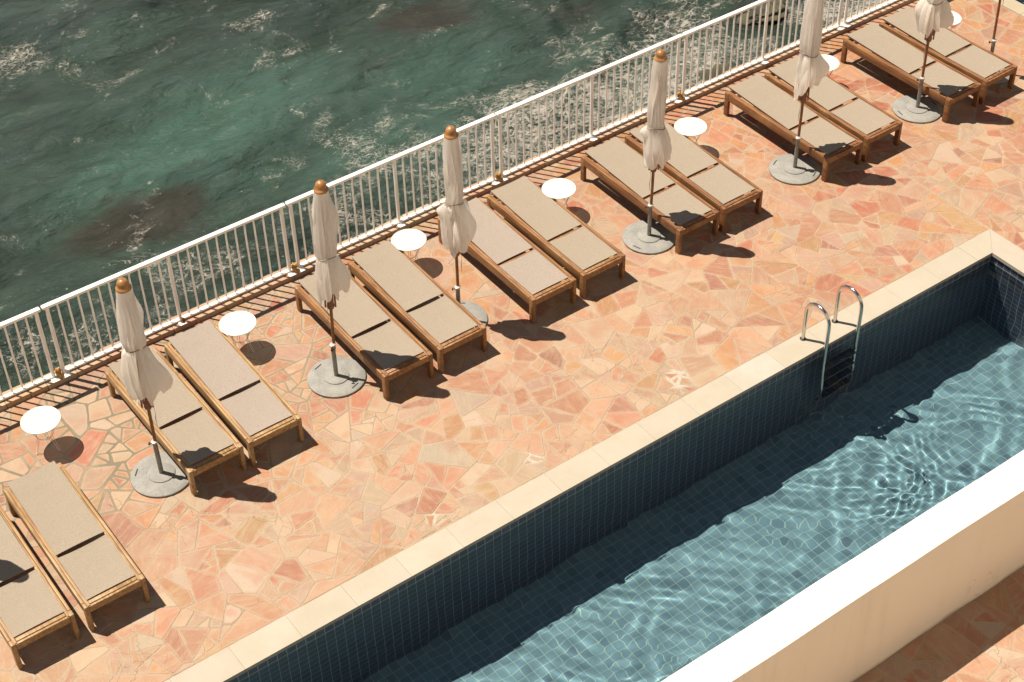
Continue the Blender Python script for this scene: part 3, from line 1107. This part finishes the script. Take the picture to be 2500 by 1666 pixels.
# rusty lump at a mid post
o = MB().tube([(0, 0, .053), (.006, -.004, .09), (.0, 0, .13)], [.034, .028, .012], 9).build('rusty_bracket', simple('rust', (0.26, 0.095, 0.03), 0.9, var=.4, scale=40), loc=(5.16, RY - .045, 0))
tag(o, 'rusty brown bracket at a railing post foot behind the second sunbed pair', 'bracket')


# ------------------------------------------------------------------ loungers
def make_lounger(wood, sling, raise_=0.045, sag=0.012, strip=False):
    root = empty('sun_lounger')
    W, Lh, H = 0.315, 0.96, 0.355
    for sx in (-1, 1):
        for sy in (-1, 1):
            x0, x1 = sorted((sx * W, sx * (W - .045)))
            y0, y1 = sorted((sy * Lh, sy * (Lh - .07)))
            m = MB()
            # post with a softened lower inside corner
            m.box((x0, y0, 0.0), (x1, y1, H - .003), 0.006)
            m.build('leg', wood, root)
        x0, x1 = sorted((sx * (W + .001), sx * (W - .030)))
        MB().box((x0 + (.002 if sx < 0 else 0), -Lh + .072, 0.242), (x1 - (.002 if sx > 0 else 0), Lh - .072, H), 0.004).build('side_rail', wood, root)
        x0, x1 = sorted((sx * (W - .033), sx * (W - .066)))
        MB().box((x0, -Lh + .012, 0.285), (x1, Lh - .012, H - .004), 0.004).build('inner_rail', wood, root)
    MB().box((-W + .047, -Lh + .004, .262), (W - .047, -Lh + .030, H - .014), .003).build('foot_rail', wood, root)
    MB().box((-W + .068, -Lh + .034, .285), (W - .068, -Lh + .074, H - .006), .003).build('foot_rail', wood, root)
    MB().box((-W + .047, Lh - .030, .262), (W - .047, Lh - .004, H - .014), .003).build('head_rail', wood, root)
    if strip:
        MB().box((-W + .068, -.225, .298), (W - .068, -.195, .336), .003).build('cross_bar', wood, root)

    def panel(name, y0, y1, hw, z0, z1, c0, c1, th=.006):
        nx, ny = 13, 17
        top = []
        for j in range(ny):
            t = j / (ny - 1)
            for i in range(nx):
                u = -1 + 2 * i / (nx - 1)
                yy = y0 + (y1 - y0) * t + (1 - u * u) * (c0 * (1 - t) ** 6 - c1 * t ** 6)
                zz = z0 + (z1 - z0) * t - sag * (1 - u * u) * (4 * t * (1 - t)) ** .5
                top.append((u * hw, yy, zz))
        n = len(top)
        vs = top + [(a, b, c - th) for a, b, c in top]
        fs = []
        for j in range(ny - 1):
            for i in range(nx - 1):
                a = j * nx + i
                fs.append((a, a + 1, a + 1 + nx, a + nx))
                fs.append((n + a, n + a + nx, n + a + 1 + nx, n + a + 1))
        ring = [i for i in range(nx)] + [j * nx + nx - 1 for j in range(1, ny)] + [(ny - 1) * nx + i for i in range(nx - 2, -1, -1)] + [j * nx for j in range(ny - 2, 0, -1)]
        for a, b in zip(ring, ring[1:] + ring[:1]):
            fs.append((a, n + a, n + b, b))
        return MB().add(vs, fs).build(name, sling, root)
    panel('foot_panel', -Lh + .082, -.232, W - .060, H + .003, H + .003, .004, .013)
    bp = panel('backrest_panel', -.192, Lh - .004, W - .058, H + .006, H + .006 + raise_, .006, .012)
    m = MB()
    for sx in (-1, 1):
        x0, x1 = sorted((sx * (W - .062), sx * (W - .082)))
        a = math.atan2(raise_, 1.15)
        m.box((x0, 0, -.024), (x1, 1.13, -.006), .003, Matrix.Translation((0, -.185, H)) @ Matrix.Rotation(a, 4, 'X'))
    m.build('backrest_frame', wood, root)
    return root


PAIRS = [  # x of left sunbed, x of right sunbed, y centre
    (1.960, 2.695, 11.447), (4.300, 5.005, 12.43), (6.665, 7.385, 12.42), (8.690, 9.415, 12.47), (10.835, 11.540, 12.43), (13.235, 13.935, 12.42), (15.385, 16.080, 12.405)]
ROT = [(0, 0), (.01, 0), (0, 0), (0, 0), (0, -.008), (0, 0), (.018, .02)]
PN = ['the bottom left corner', 'the leftmost whole parasol', 'the second parasol', 'the third parasol', 'the fourth parasol', 'the fifth parasol', 'the sixth parasol']
prot = {}
LBL = [
    ('khaki sunbed cut off by the left photo edge, a dark parasol shadow over its middle', 'pale khaki sunbed, right one of the bottom left pair, fully sunlit'),
    ('khaki sunbed half hidden behind the leftmost parasol canvas', 'pinkish grey sunbed with curved gap, between the leftmost parasol and a round table'),
    ('khaki sunbed with dark shadow on its foot, crossed by the second parasol pole', 'khaki sunbed with honey coloured frame, right of the second parasol'),
    ('pinkish grey sunbed directly right of the third parasol', 'khaki sunbed with thin light slit, between the third parasol and a round table'),
    ('khaki sunbed with dark brown frame, its foot shaded by the fourth parasol', 'khaki sunbed right behind the fourth parasol canvas, dark frame'),
    ('khaki sunbed with a red brown side rail, its foot corner shaded by the fifth parasol', 'khaki sunbed, right one of the pair at the fifth parasol'),
    ('khaki sunbed at the upper right, its foot corner shaded by the sixth parasol', 'khaki sunbed nearest the upper right corner of the photo')]
for i, (xa, xb, yc) in enumerate(PAIRS):
    for j, xx in enumerate((xa, xb)):
        wood = M_woodA if i <= 1 else (M_woodB if i in (2, 3) else M_woodC)
        sling = M_slingP if (i, j) in ((1, 1), (3, 0)) else M_slingK
        strip = i >= 3
        key = (wood.name, sling.name, strip)
        if key not in prot:
            prot[key] = q = make_lounger(wood, sling, 0.05, 0.010 if strip else 0.016, strip)
        else:
            q = copy_tree(prot[key])
        q.location = (xx, yc, 0.007)
        q.rotation_euler = (0, 0, ROT[i][j])
        tag(q, LBL[i][j], 'sunbed', 'teak sunbeds set out in pairs')


# ------------------------------------------------------------------ side tables
def make_table():
    root = empty('side_table')
    MB().add([(.203 * math.cos(2 * math.pi * i / 64), .203 * math.sin(2 * math.pi * i / 64), .395) for i in range(64)], [tuple(range(64))]).build('table_top', M_top, root)
    MB().tube([(.205 * math.cos(2 * math.pi * i / 64), .205 * math.sin(2 * math.pi * i / 64), .393) for i in range(64)], .006, 8, closed=True).build('rim', M_wire, root)
    MB().tube([(.088 * math.cos(2 * math.pi * i / 40), .088 * math.sin(2 * math.pi * i / 40), .185) for i in range(40)], .0042, 7, closed=True).build('ring', M_wire, root)
    for a in (-62, 70, 195):
        a = math.radians(a)
        d = Vector((math.cos(a), math.sin(a), 0))
        n = Vector((-d.y, d.x, 0))
        m = MB()
        pts = []
        for s in (-1, 1):
            leg = [d * .17 + n * (s * .018) + Vector((0, 0, .389)), d * .088 + n * (s * .016) + Vector((0, 0, .185)), d * .15 + n * (s * .010) + Vector((0, 0, .012))]
            pts += leg if s < 0 else leg[::-1]
        pts.insert(3, d * .156 + Vector((0, 0, .006)))
        m.tube(pts, .0032, 6)
        m.build('leg', M_wire, root)
    m = MB()
    for a in (20, 80, 140):
        a = math.radians(a)
        m.tube([(-.2 * math.cos(a), -.2 * math.sin(a), .387), (.2 * math.cos(a), .2 * math.sin(a), .387)], .0028, 6)
    m.build('cross_wires', M_wire, root)
    return root


tb = make_table()
TB = [(3.094, 13.059, 0, 'left of the leftmost parasol, by the left photo edge'), (5.500, 13.158, .1, 'right of the first whole sunbed pair'), (7.847, 13.248, -.15, 'between the second and third sunbed pairs'),
      (9.863, 12.974, .3, 'right of the third sunbed pair'), (11.998, 13.001, .0, 'touching the right side of the fourth parasol canvas'), (14.384, 13.05, .2, 'half hidden behind the fifth parasol'),
      (16.528, 12.848, .5, 'mostly hidden behind the sixth parasol, top right')]
for i, (x, y, rz, lab) in enumerate(TB):
    q = tb if i == 0 else copy_tree(tb)
    q.location = (x, y, 0.007)
    q.rotation_euler = (0, 0, rz)
    tag(q, 'round white wire table ' + lab, 'table', 'round white wire tables beside the sunbeds')


# ------------------------------------------------------------------ parasols
IR = Vector((0.8083, -0.5885, 0)).normalized()       # bearings used to set where each cloth bulges
A0 = math.atan2(IR.y, IR.x)


def canopy(root, seed, P):
    """one draped cloth: overlapping folds above the cord, loose panels and points below it"""
    rng = random.Random(seed)
    NA, NT_ = 224, 110
    T = P['tie']
    wd = P.get('wide', 1.0)
    base = [(2.515, .074), (2.47, .080), (2.36, .089), (2.2, .096), (2.0, .104), (1.85, .106), (T + .06, .098), (T, .092), (T - .05, .102),
            (T - .16, .114), (T - .32, .124), (T - .48, .121), (T - .6, .110), (T - .72, .096), (.6, .08)]
    hz = [b[0] for b in base][::-1]
    hr = [b[1] for b in base][::-1]
    nl = P.get('lobes', 6)
    lobes = []
    for i in range(nl):
        aa = (2 * math.pi * (i + .5) / nl - A0 + math.pi) % (2 * math.pi) - math.pi
        up_ = P.get('lift', .2) * math.exp(-(aa / .9) ** 2)
        lobes.append((P['hem'] + up_ + rng.uniform(0, P.get('rag', .24)), rng.uniform(.02, .17), rng.uniform(1.4, 3.0)))
    lobes[min(range(nl), key=lambda i: lobes[i][0])] = (P['hem'], .16, 1.6)
    cre = []
    for i in range(11):                                   # folds above the cord
        cre.append((rng.uniform(0, 6.28), rng.uniform(-.9, .9) + P.get('twist', 0) * .8, rng.uniform(1.75, 2.35), rng.uniform(.16, .42),
                    rng.uniform(.25, .8), rng.uniform(.012, .034) * rng.choice((1, 1, -1)), rng.choice((-1, 1))))
    for i in range(12):                                   # folds hanging below it
        cre.append((rng.uniform(0, 6.28), rng.uniform(-.7, .7), rng.uniform(P['hem'] + .1, T - .1), rng.uniform(.14, .30),
                    rng.uniform(.22, .6), rng.uniform(.022, .060) * rng.choice((1, 1, -1)), rng.choice((-1, 1))))
    for i in range(8):                                    # gathers at the cord
        cre.append((rng.uniform(0, 6.28), rng.uniform(-.5, .5), T + rng.uniform(-.05, .05), .09, rng.uniform(.12, .25), rng.uniform(.006, .014), rng.choice((-1, 1))))
    ph = [rng.uniform(0, 6.28) for _ in range(6)]
    th = np.arange(NA) * (2 * math.pi / NA)
    u = (th / (2 * math.pi) * nl + .22 * np.sin(th * 2 + ph[0]) + .1 * np.sin(th * 3 + ph[1])) % nl
    kk = u.astype(int) % nl
    fr = np.abs((u - np.floor(u)) - .5) * 2
    hem = np.array([lobes[k][0] + lobes[k][1] * f ** lobes[k][2] for k, f in zip(kk, fr)])
    # smooth the step where two hems of different height meet
    for _ in range(7):
        hem = (np.roll(hem, 1) + 2 * hem + np.roll(hem, -1)) / 4
    t = np.linspace(0, 1, NT_ + 1)[:, None] ** .97
    Z = 2.515 + (hem[None, :] - 2.515) * t
    TH = np.repeat(th[None, :], NT_ + 1, 0)
    Rr = np.interp(Z, hz, hr) * wd
    low = np.clip((2.5 - Z) / .25, 0, 1)
    bel = 1 / (1 + np.exp((Z - T + .04) * 40))
    Rr *= 1 + low * (1 - bel) * (.09 * np.sin(2 * TH + ph[2] + 1.2 * Z) + .05 * np.sin(3 * TH + ph[3] + P.get('twist', 0) * 2 * Z))
    Rr *= 1 + bel * (.14 * np.sin(2 * TH + ph[4] - 1.5 * Z) + .10 * np.sin(3 * TH + ph[5] + 2 * Z))
    q = 4 * TH + ph[1] + (1.6 + 2 * P.get('twist', 0)) * (Z - T) + .7 * np.sin(TH + ph[2])
    star = np.abs(np.cos(q)) ** .55 - .72
    q2 = 2.5 * TH + ph[3] - 2.2 * (Z - T) + .8 * np.sin(2 * TH + ph[0])
    star2 = np.abs(np.cos(q2)) ** .5 - .74
    Rr *= 1 + low * (1 - bel) * (.16 * star + .12 * star2) + bel * (.34 * star + .20 * star2)
    for (a0, sl, zc, zw, w, am, sg) in cre:
        d = (TH - a0 - sl * (Z - zc) + math.pi) % (2 * math.pi) - math.pi
        d = d * sg
        prof = np.where(d > 0, np.exp(-d / (w * .8)), np.exp(-(d / .04) ** 2))
        Rr += am * wd * prof * np.exp(-((Z - zc) / zw) ** 2) * low
    for (az, bz, da, db, am) in P['flare']:
        d = (TH - A0 - az + math.pi) % (2 * math.pi) - math.pi
        Rr += am * np.exp(-np.abs(d / da) ** 1.7 - np.abs((Z - bz) / db) ** 2)
    tk = np.clip((T - .25 - Z) / .5, 0, 1)
    Rr *= 1 - .12 * tk * (fr[None, :] ** 2)
    near = np.exp(-((Z - T - .012 * np.sin(2 * TH + seed)) / .020) ** 2)
    Rr = Rr * (1 - near) + near * np.minimum(Rr, .093 * wd)
    Rr = np.maximum(Rr, .030)
    V = np.stack([Rr * np.cos(TH), Rr * np.sin(TH), Z], -1).reshape(-1, 3).tolist()
    F = []
    for i in range(NT_):
        for j in range(NA):
            j2 = (j + 1) % NA
            F.append((i * NA + j, (i + 1) * NA + j, (i + 1) * NA + j2, i * NA + j2))
    F.append(tuple(range(NA)))
    o = MB().add(V, F).build('canopy', M_canvas, root)
    return o


def make_umbrella(x, y, lean, P, seed, label):
    root = empty('parasol', (x, y, 0.007))
    tag(root, label, 'parasol', 'closed off white parasols between the sunbeds')
    # concrete base, lying flat
    m = MB().lathe([(.322, 0), (.326, .006), (.325, .020), (.318, .026), (.20, .030), (.146, .031)], 72)
    bp = m.build('base_plate', M_conc, root)
    bp.rotation_euler = (0, 0, P.get('slot', 0))
    for a in (0, math.pi):
        R = Matrix.Rotation(a, 4, 'Z')
        s = MB()
        s.box((.262, -.052, .0265), (.274, .052, .0305), .0, R)  # dark strip laid on top in place of a shaded recess
        s.build('handle_slot', M_slot, bp)
    MB().lathe([(.140, .029), (.142, .030), (.141, .041), (.136, .044), (.03, .047)], 48).build('hub_plate', M_conc, root)
    MB().lathe([(.025, .045), (.025, .495)], 20).build('sleeve', M_galv, root)
    MB().lathe([(.026, .485), (.033, .487), (.033, .505), (.027, .508), (.0185, .509)], 20).build('collar', M_bright, root)
    kn = MB()
    ka = A0 + P.get('knob', math.pi)
    d = Vector((math.cos(ka), math.sin(ka), 0))
    kn.tube([d * .024 + Vector((0, 0, .47)), d * .052 + Vector((0, 0, .47))], .0055, 8)
    kn.tube([d * .050 + Vector((0, 0, .47)), d * .064 + Vector((0, 0, .47))], .017, 12)
    kn.build('locking_knob', M_dark, root)
    # everything above leans with the pole
    shear = Matrix(((1, 0, lean[0] / 2.66, 0), (0, 1, lean[1] / 2.66, 0), (0, 0, 1, 0), (0, 0, 0, 1)))
    start = len(bpy.data.objects)
    up = []
    up.append(MB().tube([(0, 0, .42), (0, 0, 1.5), (0, 0, 2.5)], .0175, 16).build('pole', M_pole, root))
    up.append(canopy(root, seed, P))
    up.append(MB().lathe([(.03, 2.500), (.070, 2.502), (.0765, 2.508), (.0775, 2.518), (.074, 2.528), (.066, 2.535), (.060, 2.546), (.059, 2.562), (.056, 2.580), (.048, 2.598), (.036, 2.611), (.020, 2.619), (.009, 2.621), (.008, 2.627), (.002, 2.629)], 40).build('finial', M_fin, root))
    T = P['tie']
    rr = .098 * P.get('wide', 1.0)
    up.append(MB().tube([(rr * math.cos(q) * (1 + .03 * math.sin(3 * q)), rr * math.sin(q), T + .02 * math.sin(q * 2 + seed)) for q in [2 * math.pi * i / 48 for i in range(48)]], .0055, 7, closed=True).build('tie_cord', M_cord, root))
    hubz = P['hem'] + .03
    up.append(MB().lathe([(.0185, hubz - .05), (.034, hubz - .04), (.041, hubz - .012), (.038, hubz + .02), (.026, hubz + .05), (.019, hubz + .10)], 20).build('runner_hub', M_pole, root))
    for i in range(8):
        a = 2 * math.pi * (i + .5) / 8 + .2
        d = Vector((math.cos(a), math.sin(a), 0))
        n = Vector((-d.y, d.x, 0))
        zb = P['hem'] + (.10 if i % 3 else .02)
        m = MB()
        p0, p1 = d * (.058) + Vector((0, 0, zb)), d * .040 + Vector((0, 0, 2.44))
        vs = []
        for p in (p0, p1):
            for sx, sy in ((-1, -1), (1, -1), (1, 1), (-1, 1)):
                vs.append(p + d * (.009 * sx) + n * (.006 * sy))
        m.add(vs, [(0, 1, 2, 3), (7, 6, 5, 4), (0, 4, 5, 1), (1, 5, 6, 2), (2, 6, 7, 3), (3, 7, 4, 0)])
        up.append(m.build('rib', M_pole, root, smooth=False))
    c0 = Vector((.05, -.02, hubz)) if seed % 2 else Vector((-.05, -.01, hubz))
    up.append(MB().tube([c0, c0 + Vector((.004, 0, -.13)), c0 + Vector((-.003, .003, -.2)), c0 + Vector((0, 0, -.30))], [.002, .002, .0045, .0018], 6).build('pull_cord', M_cord, root))
    for o in up:
        o.data.transform(shear)
    return root


UM = [
    ((1.47, 12.05), (.0, .0), dict(tie=1.68, hem=1.0, flare=[(0, 1.4, .8, .2, .05)], slot=1.2), 3, 'closed parasol standing just outside the left photo edge, only its shadow in view'),
    ((3.871, 11.94), (.055, .02), dict(tie=1.79, hem=.97, wide=1.0, twist=.35, slot=2.45, flare=[(0.0, 1.36, .55, .22, .10), (math.pi, 1.50, .4, .12, .045), (-2.4, 1.28, .4, .16, .03), (0.3, 1.18, .5, .14, .05)]), 11, 'closed off white parasol nearest the left edge, base disc beside the second sunbed pair'),
    ((6.107, 12.104), (.116, .052), dict(tie=1.69, hem=1.0, wide=.98, twist=.1, slot=-1.25, knob=-1.6, flare=[(0.0, 1.38, .55, .17, .085), (0.2, 1.22, .4, .12, .04), (math.pi, 1.3, .5, .2, .015)]), 24, 'closed off white parasol second from the left, tied once, whole base disc visible'),
    ((7.745, 12.08), (.06, .06), dict(tie=1.67, hem=.95, wide=1.02, twist=1.3, slot=.9, rag=.14, lift=.12, flare=[(0.1, 1.32, .5, .2, .07), (math.pi - .2, 1.54, .45, .06, .06)]), 37, 'closed parasol third from the left, cloth twisted diagonally, base half under a sunbed'),
    ((10.445, 11.933), (.06, .005), dict(tie=1.62, hem=1.0, wide=1.04, twist=.9, slot=.3, rag=.16, lift=.14, flare=[(0.0, 1.36, .45, .2, .065), (math.pi - .3, 1.52, .4, .06, .07), (-1.3, 1.36, .35, .16, .03)]), 44, 'closed parasol with full finial in front of heavy surf, fourth from the left'),
    ((12.799, 11.881), (.10, .07), dict(tie=1.70, hem=1.02, wide=1.14, twist=-.5, slot=2.0, rag=.18, lift=.26, flare=[(0.0, 1.50, .55, .13, .12), (-1.4, 1.42, .45, .12, .045), (math.pi, 1.55, .5, .1, .03)]), 58, 'closed parasol fifth from the left, cloth skirt spread wide over a round table'),
    ((15.02, 11.885), (.06, .06), dict(tie=1.64, hem=1.05, wide=1.15, twist=.4, slot=-.2, rag=.2, flare=[(0.1, 1.40, .55, .2, .085), (math.pi, 1.5, .5, .12, .035)]), 66, 'closed parasol sixth from the left, only its lower cloth and base in view'),
    ((16.46, 11.94), (.02, .10), dict(tie=1.68, hem=1.25, wide=1.0, slot=.4, flare=[(0, 1.5, .8, .2, .05)]), 71, 'bare wooden parasol pole in a grey sleeve at the top right corner'),
]
for (x, y), lean, P, seed, lab in UM:
    make_umbrella(x, y, lean, P, seed, lab)

# ------------------------------------------------------------------ pool ladder
root = empty('pool_ladder', (10.88, POOL_Y, 0))
tag(root, 'steel pool ladder with two arched handrails and dark steps under water', 'ladder')
for x in (10.645, 11.140):
    pts = []
    y1, y2 = 9.458, 9.105
    cx, rr_ = (y1 + y2) / 2, (y1 - y2) / 2
    pts.append((x, y1, 0.0))
    pts.append((x, y1, .25))
    for i in range(0, 13):
        a = math.pi * i / 12
        pts.append((x, cx + rr_ * math.cos(a), .42 + .19 * math.sin(a) ** .85 if 0 < i < 12 else .42))
    pts += [(x, y2, .2), (x, y2, -.12), (x, y2 - .005, -.6), (x, y2 - .01, -.98), (x, y2 + .03, -1.02)]
    m = MB().tube([(a - 10.88, b - POOL_Y, c) for a, b, c in pts], .021, 14)
    h = m.build('handrail', M_steel, root)
    MB().lathe([(.036, .0125), (.036, .020), (.024, .024)], 20, (x - 10.88, y1 - POOL_Y)).build('anchor_flange', M_dark, h)
for z in (-.17, -.42, -.67, -.92):
    m = MB().box((-.212, -.185, z - .02), (.236, -.085, z), .006)
    t = m.build('tread', M_tread, root)
    e = MB()
    e.box((-.212, -.1905, z - .016), (.236, -.1865, z - .002), .001)
    for i in range(3):
        xx = -.13 + i * .14
        e.box((xx, -.18, z + .0006), (xx + .003, -.09, z + .002))
    e.build('tread_edge', M_tread_w, t)

# ------------------------------------------------------------------ rocks in the surf
def rock(name, x, y, sx, sy, sz, seed, label):
    bm = bmesh.new()
    bmesh.ops.create_icosphere(bm, subdivisions=5, radius=1.0)
    rr = np.random.default_rng(seed)
    K = [(rr.normal(0, 1, 3) * (1.2 + 1.1 * i), rr.uniform(0, 6.28), .22 / (1 + .8 * i)) for i in range(9)]
    for v in bm.verts:
        d = 1 + sum(a * math.sin(k[0] * v.co.x + k[1] * v.co.y + k[2] * v.co.z + p) for k, p, a in K)
        v.co = Vector((v.co.x * sx * d, v.co.y * sy * d, v.co.z * sz * d))
    m = MB().add([v.co.copy() for v in bm.verts], [[v.index for v in f.verts] for f in bm.faces])
    bm.free()
    o = m.build(name, M_rock, loc=(x, y, SEA_Z - .05))
    o.data.polygons.foreach_set('use_smooth', [True] * len(o.data.polygons))
    tag(o, label, 'rock', 'wet rocks at the foot of the sea wall')


rock('shore_rock', 18.95, 19.55, .45, .42, .22, 4, 'olive mossy rock in the surf behind the railing near the fifth parasol')
rock('shore_rock', 21.15, 21.0, .6, .35, .13, 9, 'dark brown rock breaking the surf above the rail at the upper right')


# ------------------------------------------------------------------ added hotel front, never in view, bouncing light onto shaded wall and parasols
root = empty('bounce_facade', (7.0, -2.6, 0))
tag(root, 'pale hotel front added unseen behind the viewpoint to bounce light', 'reflector')
MB().box((-26, -8, -0.2), (26, 0, 21)).build('wall', M_plaster, root, smooth=False)
for fl in range(1, 6):
    for i in (-5, -3, -1, 1, 3, 5):
        w_ = MB().box((i * 4.2 - .75, .003, fl * 3.4 + .9), (i * 4.2 + .75, .06, fl * 3.4 + 2.9), .01).build('window', M_dark, root)  # dark windows of the added front
